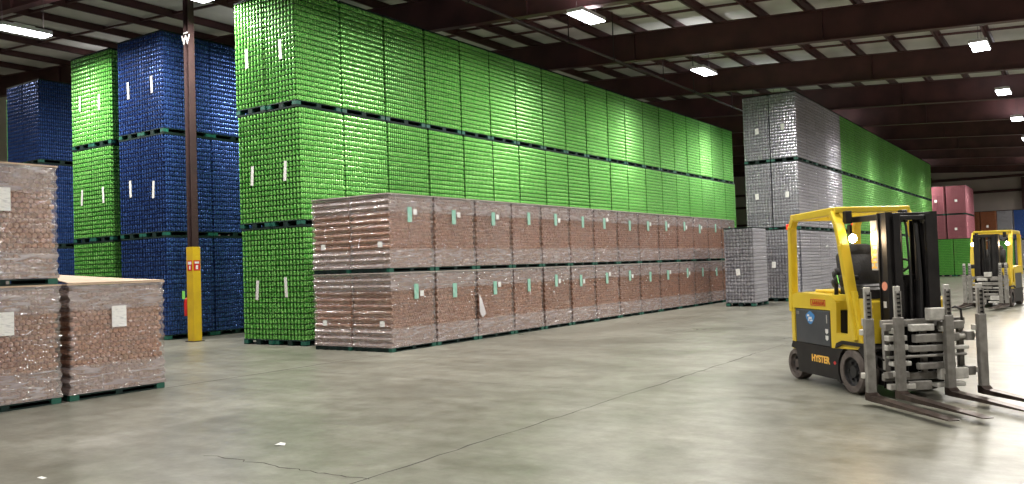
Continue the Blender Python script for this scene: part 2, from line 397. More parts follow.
# ------------------------------------------------------------------ can pallets
CP, CR, CH, NL = .066, .0305, .118, 21
PX, PY = 1.0, 1.395          # footprint
def layer_mesh(key, zoff=(0,), name='can_layer'):
    b = MB(); cm = M[key]; sm = M['sheet_blue'] if key == 'blue' else M['sheet_grey'] if key == 'silver' else M['sheet']
    k = b.slot(cm)
    rows = 18; px = (PX - 2*CR) / (rows - 1); n = 20; py = (PY - 2*CR - .033) / (n - 1)
    cells = []
    for i in range(rows):
        x = -PX/2 + CR + px*i; off = .033 if i % 2 else 0
        for j in range(n):
            if 1 < i < rows-2 and 1 < j < n-2: continue
            cells.append((x, -PY/2 + CR + py*j + off))
    for z in zoff:
        for (x, y) in cells:
            r = CR
            prof = [(r*.8, .003), (r, .014), (r, .090), (r*.72, .108)]
            vs = [(x + rr*math.cos(2*PI*(q+.5)/8), y + rr*math.sin(2*PI*(q+.5)/8), z + zz) for rr, zz in prof for q in range(8)]
            fs = [(p*8+q, p*8+(q+1) % 8, (p+1)*8+(q+1) % 8, (p+1)*8+q) for p in range(3) for q in range(8)]
            b.add(vs, fs, cm)
        b.box(-PX/2 + .1, PX/2 - .1, -PY/2 + .1, PY/2 - .1, z + .001, z + .112, sm)  # dark core in sheet colour, stands in for shade between the cans
        b.box(-PX/2, PX/2, -PY/2, PY/2, z + .112, z + .1165, sm)
    return b.mesh(name, True)
def pallet_mesh():
    b = MB()
    b.box(-PX/2, PX/2, -PY/2, PY/2, .1, .125, 'pal', .006)
    for x in (-PX/2, -.07, PX/2 - .14):
        b.box(x, x+.14, -PY/2, PY/2, 0, .022, 'pal')
        for y in (-PY/2, -.07, PY/2 - .14):
            corner = abs(x + .07) > .1 and abs(y + .07) > .1
            b.box(x, x+.14, y, y+.14, .022, .1, 'palcap' if corner else 'pal')
    return b.mesh('pallet')
def topframe_mesh():
    b = MB(); t = .07
    b.box(-PX/2, PX/2, -PY/2, -PY/2+t, 0, .03, 'frame'); b.box(-PX/2, PX/2, PY/2-t, PY/2, 0, .03, 'frame')
    b.box(-PX/2, -PX/2+t, -PY/2+t, PY/2-t, 0, .03, 'frame'); b.box(PX/2-t, PX/2, -PY/2+t, PY/2-t, 0, .03, 'frame')
    b.box(-.04, .04, -PY/2+t, PY/2-t, 0, .03, 'frame')
    return b.mesh('top_frame')
KEYS = ('green', 'blue', 'silver', 'pink', 'orange')
LM = {k: layer_mesh(k) for k in KEYS[:3]}
FM = {k: layer_mesh(k, [i*CH for i in range(NL)], 'can_load') for k in KEYS}
PM, TM = pallet_mesh(), topframe_mesh()
b = MB(); b.box(-.045, .045, -.004, 0, -.22, .22, 'paper'); LBL = b.mesh('label_strip')
b = MB(); b.box(-.07, .07, -.004, 0, -.11, .11, 'paper'); LSQ = b.mesh('label_sheet')
TIER = .125 + NL*CH + .03 + .004   # 2.637
def can_pallet(color, x, y, tier, label, group, full=True, lab=None, tilt=None, sx=1.0):
    z = tier * TIER
    t = thing('can_pallet', label, 'pallet of cans', (x, y, z), random.uniform(-.006, .006), group)
    link('pallet', PM, t)
    if full:
        for i in range(NL):
            o = link('can_layer', LM[color], t, (random.uniform(-.003, .003), random.uniform(-.003, .003), .125 + i*CH))
    else:
        o = link('can_load', FM[color], t, (0, 0, .125)); o['kind'] = 'stuff'
    link('top_frame', TM, t, (0, 0, .125 + NL*CH))
    if lab:
        o = link('label', LSQ if color in ('silver', 'pink', 'orange') else LBL, t, (random.uniform(-.08, .08), -PY/2 - .006, lab + random.uniform(-.06, .06)))
        o.rotation_euler = (0, random.uniform(-.1, .1), 0)
    return t
TN = ['bottom', 'middle', 'top']
ORD = ['first', 'second', 'third', 'fourth', 'fifth', 'sixth', 'seventh', 'eighth', 'ninth', 'tenth', 'eleventh', 'twelfth', 'thirteenth', 'fourteenth',
       'fifteenth', 'sixteenth', 'seventeenth', 'eighteenth', 'nineteenth', 'twentieth', 'twenty-first', 'twenty-second', 'twenty-third', 'twenty-fourth']
# the long green wall
GS = [12.38, 13.77, 15.24, 16.78, 18.31, 19.69, 21.03, 22.57, 23.96, 25.36, 27.0, 28.4, 29.96, 31.5, 32.95, 34.33, 35.8, 37.29, 38.75, 40.18]
for k in range(19):
    y = (GS[k] + GS[k+1]) / 2
    for tr in range(3):
        if tr == 0 and k > 0: lab = 'bright green can pallet on the floor, hidden behind the brown bundles'
        elif k == 0: lab = 'bright green can pallet, %s tier, at the near right corner of the long green wall' % TN[tr]
        else: lab = 'bright green can pallet, %s tier, %s along the long green wall' % (TN[tr], ORD[k])
        t = can_pallet('green', -14.47 - .05*tr, y, tr, lab, 'green can pallets of the long wall', full=(tr > 0 or k == 0) and k < 12, lab=1.25 if k == 0 else None)
        t.scale = (1, (GS[k+1] - GS[k] - (.04 if k % 3 else .07)) / PY, 1)
for tr in range(3):
    can_pallet('green', -15.49 - .05*tr, 13.08, tr, 'bright green can pallet, %s tier, on the left of the long wall\'s end face' % TN[tr], 'green can pallets of the long wall', lab=1.25)
# blue block
for k in range(3):
    for tr in range(3):
        w = ('nearest' if k == 0 else ORD[k] + ' from the front')
        can_pallet('blue', -19.64, 13.2 + 1.42*k, tr, 'deep blue can pallet, %s tier, %s behind the steel column' % (TN[tr], w), 'blue can pallets beside the steel column', full=True, lab=1.25 if k == 0 and tr else None)
for tr in range(3):
    can_pallet('blue', -20.66, 13.2, tr, 'deep blue can pallet, %s tier, front left, touching the darker green stack' % TN[tr], 'blue can pallets beside the steel column', lab=1.25 if tr else None)
# second green block
for j, x in enumerate((-22.2, -23.22)):
    for tr in range(3):
        can_pallet('green', x, 13.3, tr, 'green can pallet, %s tier, %s of the narrow stack left of the blue' % (TN[tr], 'right half' if j == 0 else 'left half'), 'green can pallets left of the blue stack', lab=1.25 if tr else None)
# far blue block and the green beyond it
for j, x in enumerate((-27.15, -28.22)):
    for k in range(2 if j == 0 else 1):
        for tr in range(3):
            can_pallet('blue', x, 13.85 + 1.42*k, tr, 'blue can pallet, %s tier, %s of the leftmost blue stack' % (TN[tr], 'rear right' if k else ('right front' if j == 0 else 'left front')), 'blue can pallets at the far left', full=tr > 0)
for tr in range(3):
    can_pallet('green', -29.9, 14.6, tr, 'green can pallet, %s tier, a sliver at the left picture edge' % TN[tr], 'green can pallets at the picture edge', full=False)
# silver block and the green row behind it
for k in range(24):
    y = 32.9 + 1.42 * k; col = 'silver' if k < 5 else 'green'
    for tr in range(3):
        if k < 5: lab = 'silver can pallet, %s tier, %s along the silver stack side' % (TN[tr], ORD[k])
        else: lab = 'green can pallet, %s tier, %s along the distant row behind the silver stack' % (TN[tr], ORD[k-5])
        can_pallet(col, -9.29, y, tr, lab, 'silver can pallets' if k < 5 else 'distant green can pallets', full=(k < 3), lab=1.3 if k == 0 else None)
for tr in range(3):
    can_pallet('silver', -10.33, 32.9, tr, 'silver can pallet, %s tier, on the left of the tall silver stack' % TN[tr], 'silver can pallets', lab=1.3)
can_pallet('silver', -9.29, 31.2, 0, 'silver can pallet on the floor directly behind the yellow forklift cab', 'silver can pallets', lab=1.3)
can_pallet('silver', -10.33, 31.2, 0, 'silver can pallet on the floor, mostly behind the single one in front', 'silver can pallets', lab=1.3)
o = can_pallet('silver', -9.5, 28.0, 0, 'single silver can pallet standing alone at the end of the brown bundle row', 'silver can pallets', lab=1.2)
o.rotation_euler = (0, 0, .0)
# far stacks by the end wall (wider loads)
def far_stack(color, x, y, n, label, group, z=0, s=(1.28, 1.0, .83), lab=True):
    for tr in range(n):
        t = can_pallet(color, x, y, 0, label % (TN[tr] if n > 1 else 'single'), group, full=False, lab=1.3 if lab else None)
        t.scale = s; t.location.z = tr * TIER * s[2]; t.rotation_euler = (0, 0, 0)
for j, x in enumerate((-7.72, -9.1)):
    far_stack('pink', x, 71, 3, 'dull red can pallet, %s tier, ' + ('right' if j == 0 else 'left') + ' front of the distant red stack', 'red can pallets')
for k in (1, 2, 3):
    far_stack('pink', -7.72, 71 + 1.45*k, 3, 'dull red can pallet, %s tier, ' + ORD[k] + ' deep along the side of the red stack', 'red can pallets', lab=False)
for j, x in enumerate((-6.4, -7.46)):
    far_stack('green', x, 61.4, 1, '%s dark green can pallet ' + ('right' if j == 0 else 'left') + ' in front of the distant red stack', 'low green can pallets', s=(1, 1, .93), lab=False)
for j, x in enumerate((-6.15, -7.3)):
    far_stack('orange', x, 77, 2, 'rust brown can pallet, %s tier, ' + ('right' if j == 0 else 'left') + ' of the red stack by the end wall', 'rust brown pallets', s=(1.08, 1, .9))
for j, x in enumerate((-5.05, -3.9, -2.75, -1.6)):
    far_stack('green' if j == 0 else 'silver', x, 77.5, 1, '%s ' + ('green' if j == 0 else 'grey') + ' can pallet by the end wall, ' + ORD[j] + ' from the rust brown', 'grey pallets by the end wall', s=(1.06, 1, .9), lab=j == 1)
for j, (c_, x) in enumerate((('silver', -5.05), ('blue', -3.9), ('blue', -2.75))):
    t = can_pallet(c_, x, 77.5, 0, ['pale grey load on top, next to the rust brown pallets by the end wall', 'blue load on top of the grey pallets at the right edge', 'blue load by the end wall, just outside the right edge'][j], 'loads by the end wall', full=False)
    t.scale = (1.06, 1, .9); t.location.z = TIER*.9; t.rotation_euler = (0, 0, 0)

# ------------------------------------------------------------------ brown bundles of paper sleeves in stretch film
TD, RP = .0735, .0637; NT = 18; NR = 22; BX, BY = 1.03, 1.36
BH = NR*RP + .01
def bundle_mesh():
    b = MB(); rnd = random.Random(3)
    py = (BY - TD*1.5) / (NT - 1)
    for i in range(NR):
        z = TD/2 + RP*i; off = py/2 if i % 2 else 0
        for j in range(NT - (1 if i % 2 else 0)):
            y = -BY/2 + TD/2 + py*j + off + .018
            e0 = -BX/2 + rnd.uniform(0, .012); e1 = BX/2 - rnd.uniform(0, .014); r = py/2*.985
            n = 10; vs = []
            for (x, rr) in ((e0, r*.72), (e0+.008, r), (e1-.008, r), (e1, r*.72)):
                vs += [(x, y + rr*math.cos(2*PI*q/n), z + rr*math.sin(2*PI*q/n)) for q in range(n)]
            fs = [(p*n+q, p*n+(q+1) % n, (p+1)*n+(q+1) % n, (p+1)*n+q) for p in (0, 1, 2) for q in range(n)]
            b.add(vs, fs, 'kraft')
            b.add(vs[:n] + vs[3*n:], [list(range(n)), list(range(n, 2*n))], 'kraft_end')
    return b.mesh('paper_sleeves', False)
def wrap_mesh():
    # film hugging the scalloped sides, flat over the sleeve ends
    b = MB(); rnd = random.Random(5)
    vs = []; fs = []; H = BH + .03
    zs = [0]; k = 0
    while True:
        z = TD/2 + RP*k
        if z > H - .03: break
        zs.append(z); k += 1
    zs.append(H)
    nx, ny = 10, 14
    ring = []
    for iz, z in enumerate(zs):
        out = .02 if (iz % 2 == 1 or iz in (0, len(zs)-1)) else -.016
        hx, hy = BX/2 + .008, BY/2 + out
        ps = []
        for q in range(nx): ps.append((-hx + 2*hx*q/nx, -hy))
        for q in range(ny): ps.append((hx, -hy + 2*hy*q/ny))
        for q in range(nx): ps.append((hx - 2*hx*q/nx, hy))
        for q in range(ny): ps.append((-hx, hy - 2*hy*q/ny))
        n = len(ps)
        for (x, y) in ps: vs.append((x + (rnd.uniform(0, .008) if x > 0 else -rnd.uniform(0, .008)), y + rnd.uniform(-.003, .003), z))
    for iz in range(len(zs)-1):
        for q in range(n): fs.append((iz*n+q, iz*n+(q+1) % n, (iz+1)*n+(q+1) % n, (iz+1)*n+q))
    b.add(vs, fs, 'film')
    return b.mesh('stretch_wrap', False)
def bpallet_mesh():
    b = MB()
    for z in (0, .062):
        for x in (-.5, -.3, -.1, .1, .3, .42): b.box(x-.01, x+.09, -BY/2, BY/2, z, z+.018, 'pal')
    for y in (-BY/2, -.05, BY/2-.1): b.box(-.51, .51, y, y+.1, .018, .062, 'pal')
    for y in (-BY/2-.004, BY/2-.12):
        b.box(.44, .515, y, y+.124, .004, .078, 'palcap')
    return b.mesh('pallet')
b = MB(); b.box(-BX/2-.01, BX/2+.018, -BY/2-.022, BY/2+.022, 0, .018, 'tan')
CAPM = b.mesh('top_board')
b = MB(); b.box(-BX/2-.01, BX/2+.018, -BY/2-.022, BY/2+.022, 0, .016, mat('film_over_board', (0.5, 0.43, 0.41), 0.35)); CAPW = b.mesh('top_board')
SLM, WRM, BPM = bundle_mesh(), wrap_mesh(), bpallet_mesh()
b = MB(); b.box(-.002, .002, -.065, .065, -.15, .15, 'green_paper'); GLM = b.mesh('green_label')
b = MB(); b.box(-.002, .002, -.055, .055, -.055, .055, 'paper'); WLM = b.mesh('white_label')
b = MB(); b.box(-.002, .002, -.105, .105, -.145, .145, 'paper'); 
WBM = b.mesh('white_sheet')
b = MB(); b.box(-.06, .06, -.002, .002, -.055, .055, 'paper'); WFM = b.mesh('white_label')
BT = .082 + BH + .056
def bundle(x, y, z, label, group, side='green', front=False, rz=0.0, sy=1.0):
    t = thing('paper_sleeve_bundle', label, 'wrapped pallet', (x, y, z), rz, group); t.scale = (1, sy, 1)
    link('pallet', BPM, t)
    link('paper_sleeves', SLM, t, (0, 0, .082))
    link('top_board', CAPM if side == 'white' else CAPW, t, (0, 0, .082 + BH + .034))
    link('stretch_wrap', WRM, t, (0, 0, .083))
    if side == 'green':
        dy = random.uniform(-.2, .1); dz = random.uniform(-.05, .04)
        link('green_label', GLM, t, (BX/2 + .024, dy, 1.16 + dz))
        if random.random() < .8: link('white_label', WLM, t, (BX/2 + .024, dy + .17, 1.2 + dz + random.uniform(-.1, .08)))
    elif side == 'white':
        link('white_label', WBM, t, (BX/2 + .024, 0, 1.08))
    if front:
        link('white_label', WFM, t, (-.2 if front < 0 else .3, -BY/2 - .02, .55))
    return t
ys = [11.98, 13.37, 14.8, 16.23, 17.53, 18.92, 20.24, 21.67, 23.06, 24.5, 26.0, 27.38, 28.75, 30.1, 31.5]
for i, y0 in enumerate(ys[:-1]):
    wd = ys[i+1] - y0
    for tr in range(2):
        where = 'front corner' if i == 0 else '%s from the front' % ORD[i]
        t = bundle(-11.6, y0 + wd/2, tr*BT, 'film-wrapped brown sleeve bundle, %s tier, %s of the long row' % (['lower', 'upper'][tr], where), 'brown bundles along the green wall', front=1 if i == 0 else False, sy=(wd - (.1 if i == 4 and tr == 0 else .025))/1.392)
        if i == 2 and tr == 0:   # torn tail of the wrap
            b = MB(); b.add([(0,0,0),(.03,.05,-.1),(.04,-.03,-.22),(.05,.16,-.42),(.05,.03,-.5),(.04,-.06,-.36),(.02,-.03,-.12)], [(0,1,2),(0,2,6),(1,3,2),(2,3,4),(2,4,5),(2,5,6)], mat('loose_film', (.6,.58,.6), .3))
            b.build('film_tail', t, False, (BX/2 + .03, -.66, .98), 'loose whitish tail of torn film')
for tr in range(2):
    bundle(-12.69, ys[0] + .69, tr*BT, 'film-wrapped brown sleeve bundle, %s, on the left of the row\'s end face' % ['lower', 'upper'][tr], 'brown bundles along the green wall', side=None, front=-1, sy=.975)
# left foreground
bundle(-11.56, 4.99, 0, 'large film-wrapped brown bundle at the left edge, lower of two', 'brown bundles at the left edge', 'white')
bundle(-11.56, 4.97, BT, 'large film-wrapped brown bundle at the left edge, upper of two', 'brown bundles at the left edge', 'white')
t = bundle(-11.56, 6.47, 0, 'single film-wrapped brown bundle with tan top and white label, lower left', 'brown bundles at the left edge', 'white')
b = MB(); b.add([(.53,-.69,.0),(.53,.69,.0),(-.53,.69,.04),(-.53,-.3,.12),(-.53,-.69,.17),(.53,-.69,.012),(.53,.69,.012),(-.53,.69,.052),(-.53,-.3,.132),(-.53,-.69,.182)],
      [(0,1,2),(0,2,3),(0,3,4),(5,7,6),(5,8,7),(5,9,8),(0,5,6,1),(1,6,7,2),(2,7,8,3),(3,8,9,4),(4,9,5,0)], 'tan')
b.build('loose_board', t, False, (0, 0, .082 + BH + .055))
bundle(-11.56, 3.53, 0, 'film-wrapped brown bundle just outside the left edge, lower', 'brown bundles at the left edge', 'white')
bundle(-11.56, 3.51, BT, 'film-wrapped brown bundle just outside the left edge, upper', 'brown bundles at the left edge', 'white')
# ------------------------------------------------------------------ steel column, sign, extinguisher
def steel_column(x, y, label, grp=None, letter=None):
    t = thing('steel_column', label, 'column', (x, y, 0), 0, grp)
    b = MB(); h = zg(x) - .03; w = .085
    b.box(-w, w, -.006, .006, .02, h, 'colsteel'); b.box(-w-.014, -w, -w, w, .02, h, 'colsteel'); b.box(w, w+.014, -w, w, .02, h, 'colsteel')
    b.box(-.16, .16, -.16, .16, 0, .02, 'colsteel'); b.build('post', t)
    b = MB(); b.box(-.13, .13, -.105, -.098, .021, 2.31, 'colyellow'); b.box(-.13, .13, .098, .105, .021, 2.31, 'colyellow')
    b.box(-.13, -.123, -.098, .098, .021, 2.31, 'colyellow'); b.box(.123, .13, -.098, .098, .021, 2.31, 'colyellow'); b.build('column_guard', t)
    return t
col = steel_column(-18.0, 12.5, 'dark red steel column with yellow lower guard before the blue stack')
m90 = Matrix.Rotation(PI/2, 4, 'X')
b = MB(); b.box(-.09, .09, -.108, -.105, 1.73, 1.98, 'red'); b.box(-.065, .065, -.111, -.108, 1.88, 1.95, 'white'); b.box(-.02, .03, -.111, -.108, 1.76, 1.85, 'white'); b.build('sign', col, label='small red sign with white marks')
b = MB(); b.box(.13, .133, -.09, .09, 1.73, 1.98, 'red'); b.box(.133, .136, -.06, .06, 1.9, 1.95, 'white'); b.box(.133, .136, -.03, .03, 1.76, 1.86, 'white'); b.build('sign', col, label='small red sign with white marks')
text_mesh('column_letter', 'W', .3, 'white', col, Matrix.Translation((0, -.09, 7.4)) @ m90, bold=.012)
MB().box(-.09, .09, -.09, -.086, 7.56, 7.6, 'white').build('column_mark', col)
t = thing('fire_extinguisher', 'small red fire extinguisher with lime tag hanging on the yellow column', 'fire extinguisher', (-18.245, 12.46, .62))
MB().lathe([(.001, 0), (.06, .004), (.065, .03), (.065, .36), (.05, .42), (.02, .45), (.001, .451)], (0, 0, 0), (0, 0, 1), 'red', 18).build('cylinder', t, True)
MB().tube([(0, 0, .45), (0, 0, .5)], .018, 'black').box(-.02, .08, -.012, .012, .5, .52, 'black').box(-.02, .07, -.012, .012, .53, .545, 'black').build('valve', t)
MB().tube([(-.03, 0, .5), (-.08, 0, .4), (-.075, 0, .15)], .01, 'black', 8).build('hose', t)
MB().box(-.06, .05, -.085, -.08, .42, .62, 'tag').build('inspection_tag', t, label='lime green tag')
MB().box(.05, .115, -.03, .03, .1, .14, 'black').box(.05, .115, -.03, .03, .3, .34, 'black').build('bracket', t)
for y, l in ((-0.8, 'steel column outside the picture'), ):
    steel_column(-17.86, y, l)
steel_column(-17.9, 38.9, 'steel column hidden behind the long green wall')

# ------------------------------------------------------------------ forklift (local: +x forwards, +y left, z up)
def forklift():
    T = thing('forklift', 'yellow and black counterbalance forklift facing right in the foreground, multi-fork clamp lowered', 'forklift')
    # chassis skirt with wheel arch
    b = MB()
    arch = [(.30*math.cos(a)*1.0, .255 + .30*math.sin(a)) for a in [math.radians(v) for v in (215, 190, 165, 140, 115, 90, 65, 40)]]
    prof = [(-1.36, .5), (-1.4, .42), (-1.27, .4), (-1.22, .12), (-.33, .12)] + arch + [(.34, .5), (.3, .58), (-.3, .54), (-.38, .49)]
    b.prism(prof, -.5, -.47, 'black'); b.prism(prof, .47, .5, 'black')
    b.box(-1.1, -.3, -.469, .469, .13, .46, 'black'); b.box(-.3, .3, -.3, .3, .12, .46, 'black')
    b.box(-1.34, .3, -.469, .469, .461, .49, 'black'); b.build('chassis', T)
    for s in (-1, 1):
        MB().prism([(-.3, .5), (-.27, .56), (-.15, .6), (.25, .6), (.38, .55), (.38, .52), (.25, .56), (-.14, .56)], s*.32, s*.53, 'black').build('fender', T)
    # counterweight
    b = MB(); pr = [(-1.28, -.5), (-1.4, -.48), (-1.52, -.4), (-1.6, -.25), (-1.62, 0), (-1.6, .25), (-1.52, .4), (-1.4, .48), (-1.28, .5)]
    b.prism(pr, .4, 1.02, 'yellow', axis='z'); b.build('counterweight', T)
    MB().box(-1.635, -1.61, -.2, .2, .55, .8, 'black', .01).build('grille', T)
    # battery compartment and side panels
    MB().box(-1.26, -.42, -.47, .47, .49, .9, 'black').build('battery_box', T)
    for s in (-1, 1):
        p = MB().box(-1.25, -.43, s*.49 - .015, s*.49 + .015, .5, .93, 'dgrey', .012).build('side_panel', T)
        if s < 0:
            sp = MB(); yy = -.508
            pts = [(.1*math.cos(a)*(1+.15*math.sin(3*a)), .075*math.sin(a)*(1+.12*math.cos(4*a))) for a in [2*PI*k/18 for k in range(18)]]
            sp.prism([(-.88+x, .83+z) for x, z in pts], yy, yy+.004, 'decalblue')
            for (dx, dz, w, h) in ((-.045, .025, .03, .014), (.0, -.005, .045, .016), (.03, -.035, .03, .012), (-.03, -.03, .015, .015)):
                sp.prism([(-.88+dx-w, .83+dz-h), (-.88+dx+w, .83+dz-h*.6), (-.88+dx+w*.8, .83+dz+h), (-.88+dx-w*.7, .83+dz+h*.8)], yy-.002, yy, 'white')
            sp.build('decal', p, label='blue round decal with white marks')
            for z in (.6, .68):
                MB().prism([(-.53, z-.012), (-.5, z-.032), (-.47, z-.012), (-.47, z+.03), (-.53, z+.03)], -.51, -.506, 'white').build('sticker', p, label='small white shield sticker')
            MB().box(-.5, -.485, -.51, -.506, .78, .88, 'steelp').build('latch', p)
            MB().box(-1.22, -1.15, -.51, -.506, .86, .9, 'steel').build('vent', p)
    # hood with raised rear
    b = MB(); b.prism([(-1.42, .94), (-.3, .94), (-.3, 1.06), (-.42, 1.12), (-1.2, 1.14), (-1.42, 1.08)], -.5, .5, 'yellow'); hood = b.build('hood', T)
    mk = MB()   # red outlined marks
    for (x0, x1, z0, z1) in ((-.86,-.52,1.055,1.064), (-.86,-.52,.985,.994), (-.86,-.851,.985,1.064), (-.529,-.52,.985,1.064)):
        mk.box(x0, x1, -.506, -.5, z0, z1, 'red')
    rn = random.Random(2)
    for k in range(6):
        x = -.82 + k*.048
        mk.beam((x, -.503, 1.0), (x + .018, -.503, 1.05), .01, .005, 'red'); mk.beam((x+.018, -.503, 1.05), (x + .034, -.503, 1.0), .01, .005, 'red')
    mk.build('decal', hood, label='red outlined decal')
    MB().box(-1.1, -.6, -.3, .3, 1.135, 1.17, 'yellow', .012).build('hood_lid', T)
    # operator floor, step and side frame
    for s in (-1, 1):
        b = MB(); y0, y1 = (s*.505, s*.45) if s < 0 else (.45, .505)
        b.prism([(-.41, .49), (.14, .52), (.24, .6), (.2, .68), (-.41, .68)], min(y0, y1), max(y0, y1), 'yellow')
        b.prism([(-.41, .68), (-.29, .68), (-.27, 1.04), (-.41, 1.04)], min(y0, y1), max(y0, y1), 'yellow')
        b.prism([(-.05, .68), (.2, .68), (.1, 1.18), (-.02, 1.18)], min(y0, y1), max(y0, y1), 'yellow')
        b.build('side_frame', T)
    MB().box(-.3, .3, -.45, .45, .56, .6, 'mesh').build('floor_plate', T)
    MB().box(-.42, -.3, -.45, .45, .6, .95, 'black').build('seat_base', T)
    # front cowl / dash
    b = MB(); b.prism([(.26, .58), (.31, .6), (.31, 1.06), (.29, 1.1), (.18, 1.1), (.2, .9)], -.49, .49, 'yellow'); b.build('cowl', T)
    b = MB(); b.prism([(.12, 1.1), (.3, 1.1), (.29, 1.2), (.16, 1.22)], -.46, .46, 'black'); b.build('dashboard', T)
    MB().box(.22, .3, -.497, -.491, .8, .88, 'steelp').build('data_plate', T)
    # overhead guard
    for s in (-1, 1):
        b = MB()
        b.beam((-1.37, s*.46, .88), (-1.33, s*.46, 2.0), .08, .1, 'yellow', up=(0, 1, 0), bev=.015)
        b.beam((-1.33, s*.46, 1.98), (-1.24, s*.46, 2.11), .08, .09, 'yellow', up=(0, 1, 0), bev=.015)
        b.build('rear_post', T)
        b = MB()
        b.beam((.13, s*.475, .62), (-.12, s*.475, 1.72), .06, .13, 'yellow', up=(0, 1, 0), bev=.012)
        b.beam((-.115, s*.475, 1.70), (-.2, s*.475, 1.98), .06, .12, 'yellow', up=(0, 1, 0), bev=.012)
        b.beam((-.195, s*.475, 1.96), (-.3, s*.475, 2.12), .06, .11, 'yellow', up=(0, 1, 0), bev=.012)
        b.build('front_post', T)
    b = MB()
    for s in (-1, 1):
        b.beam((-1.3, s*.46, 2.1), (-.27, s*.46, 2.13), .08, .09, 'yellow', up=(0, 0, 1), bev=.012)
    b.beam((-1.27, -.46, 2.1), (-1.27, .46, 2.1), .08, .08, 'yellow')
    b.beam((-.27, -.49, 2.14), (-.27, .49, 2.14), .1, .07, 'yellow', bev=.012)
    b.build('roof_frame', T)
    for k in range(7):
        y = -.36 + .12*k; MB().beam((-1.26, y, 2.12), (-.3, y, 2.135), .025, .045, 'yellow').build('roof_bar', T)
    # seat
    st = MB().box(-.62, -.12, -.25, .25, 1.13, 1.24, 'vinyl', .04).build('seat_cushion', T, True)
    mt = Matrix.Translation((-.55, 0, 1.2)) @ Matrix.Rotation(math.radians(-10), 4, 'Y')
    b = MB(); b.box(-.07, .07, -.26, .26, 0, .44, 'vinyl', .05, mt); b.box(-.06, .07, -.2, .2, .36, .54, 'vinyl', .055, mt); b.build('seat_back', T, True)
    MB().box(-.62, -.2, -.24, .24, 1.12, 1.14, 'black').build('seat_rail', T)
    # armrest with control levers on the right
    MB().box(-.45, -.1, -.38, -.29, 1.3, 1.36, 'vinyl', .02).build('armrest', T, True)
    lv = MB(); rn = random.Random(4)
    for (x, z) in ((-.52, 1.36), (-.47, 1.3), (-.54, 1.26), (-.46, 1.4)):
        lv.lathe([(.001, -.03), (.045, -.02), (.055, 0), (.045, .02), (.001, .03)], (x, -.36, z), (0.3, 1, .2), 'vinyl', 12)
    lv.tube([(-.5, -.36, 1.12), (-.49, -.36, 1.3)], .025, 'black'); lv.build('control_levers', T, True)
    MB().tube([(-.4, -.4, 1.36), (-.33, -.42, 1.26)], .007, 'tag', 8).build('seat_belt_tongue', T, label='lime green strap')
    # steering
    MB().tube([(.22, .1, 1.2), (.05, .1, 1.42)], .025, 'black').build('steering_column', T, True)
    sw = MB(); ax = Vector((-.17, 0, .22)).normalized(); cc = Vector((.04, .1, 1.44)); a = Vector((0, 1, 0)); bb = ax.cross(a)
    ring = [cc + (a*math.cos(2*PI*k/28) + bb*math.sin(2*PI*k/28))*.15 for k in range(29)]
    sw.tube(ring, .013, 'vinyl', 8, False)
    for an in (.3, 2.4, 4.5): sw.tube([cc, cc + (a*math.cos(an) + bb*math.sin(an))*.15], .01, 'vinyl', 6)
    sw.lathe([(.001, .01), (.03, .01), (.03, -.01), (.001, -.01)], cc, ax, 'vinyl', 12); sw.build('steering_wheel', T, True)
    # wheels
    for (u, y, r, w) in ((0, .41, .255, .2), (-1.37, .385, .2, .16)):
        for s in (-1, 1):
            h = w/2
            tr = MB().lathe([(r*.66, -h), (r*.93, -h), (r, -h+.02), (r, h-.02), (r*.93, h), (r*.66, h), (r*.62, h-.05), (r*.62, -h+.05), (r*.66, -h)], (u, s*y, r), (0, 1, 0), 'rubber', 36).build('wheel', T, True)
            rm = MB().lathe([(r*.64, -h+.01), (r*.6, -h+.04), (r*.3, -h+.06), (r*.26, -h+.02), (.001, -h+.02)], (u, s*y, r), (0, -s, 0) if s > 0 else (0, 1, 0), 'rim' if u == 0 else 'rubber', 28)
            for k in range(6):
                a_ = 2*PI*k/6; rm.lathe([(.016, 0), (.016, .03), (.001, .03)], (u + r*.42*math.cos(a_), s*(y + h - .055), r + r*.42*math.sin(a_)), (0, s, 0), 'rim', 6)
            rm.build('rim', tr, True)
    # text on the skirt
    text_mesh('lettering', 'HYSTER', .118, 'orangetext', T, Matrix.Translation((-.68, -.503, .325)) @ m90, bold=.004, label='yellow lettering')
    MB().prism([(-.39, .315), (-.36, .29), (-.33, .315), (-.36, .34)], -.503, -.5, 'red').build('emblem', T, label='small red emblem')
    # mast: two nested channel pairs
    for s in (-1, 1):
        b = MB(); y = s*.275
        b.box(.34, .47, y-.03, y+.03, .1, 2.06, 'black', .006); b.box(.32, .34, y-.045, y+.04, .1, 2.06, 'black'); b.box(.47, .485, y-.045, y+.04, .1, 2.06, 'black')
        b.build('outer_rail', T)
        b = MB(); y = s*.2
        b.box(.37, .5, y-.03, y+.03, .14, 2.03, 'black', .006); b.box(.5, .515, y-.045, y+.04, .14, 2.03, 'black'); b.build('inner_rail', T)
        b = MB(); y = s*.115; b.tube([(.40, y, .2), (.40, y, 1.3)], .05, 'black', 12); b.tube([(.40, y, 1.3), (.40, y, 1.98)], .03, 'black', 12); b.build('lift_cylinder', T, True)
        b = MB(); b.box(.47, .49, s*.17-.015, s*.17+.015, .4, 1.95, 'vinyl'); b.build('lift_chain', T)
        MB().lathe([(.001, -.02), (.04, -.02), (.04, .02), (.001, .02)], (.45, s*.17, 1.97), (0, 1, 0), 'steel', 16).build('chain_pulley', T, True)
    MB().box(.32, .36, -.31, .31, 1.98, 2.06, 'black', .008).box(.4, .5, -.25, .25, 1.97, 2.02, 'black', .008).build('mast_crosshead', T)
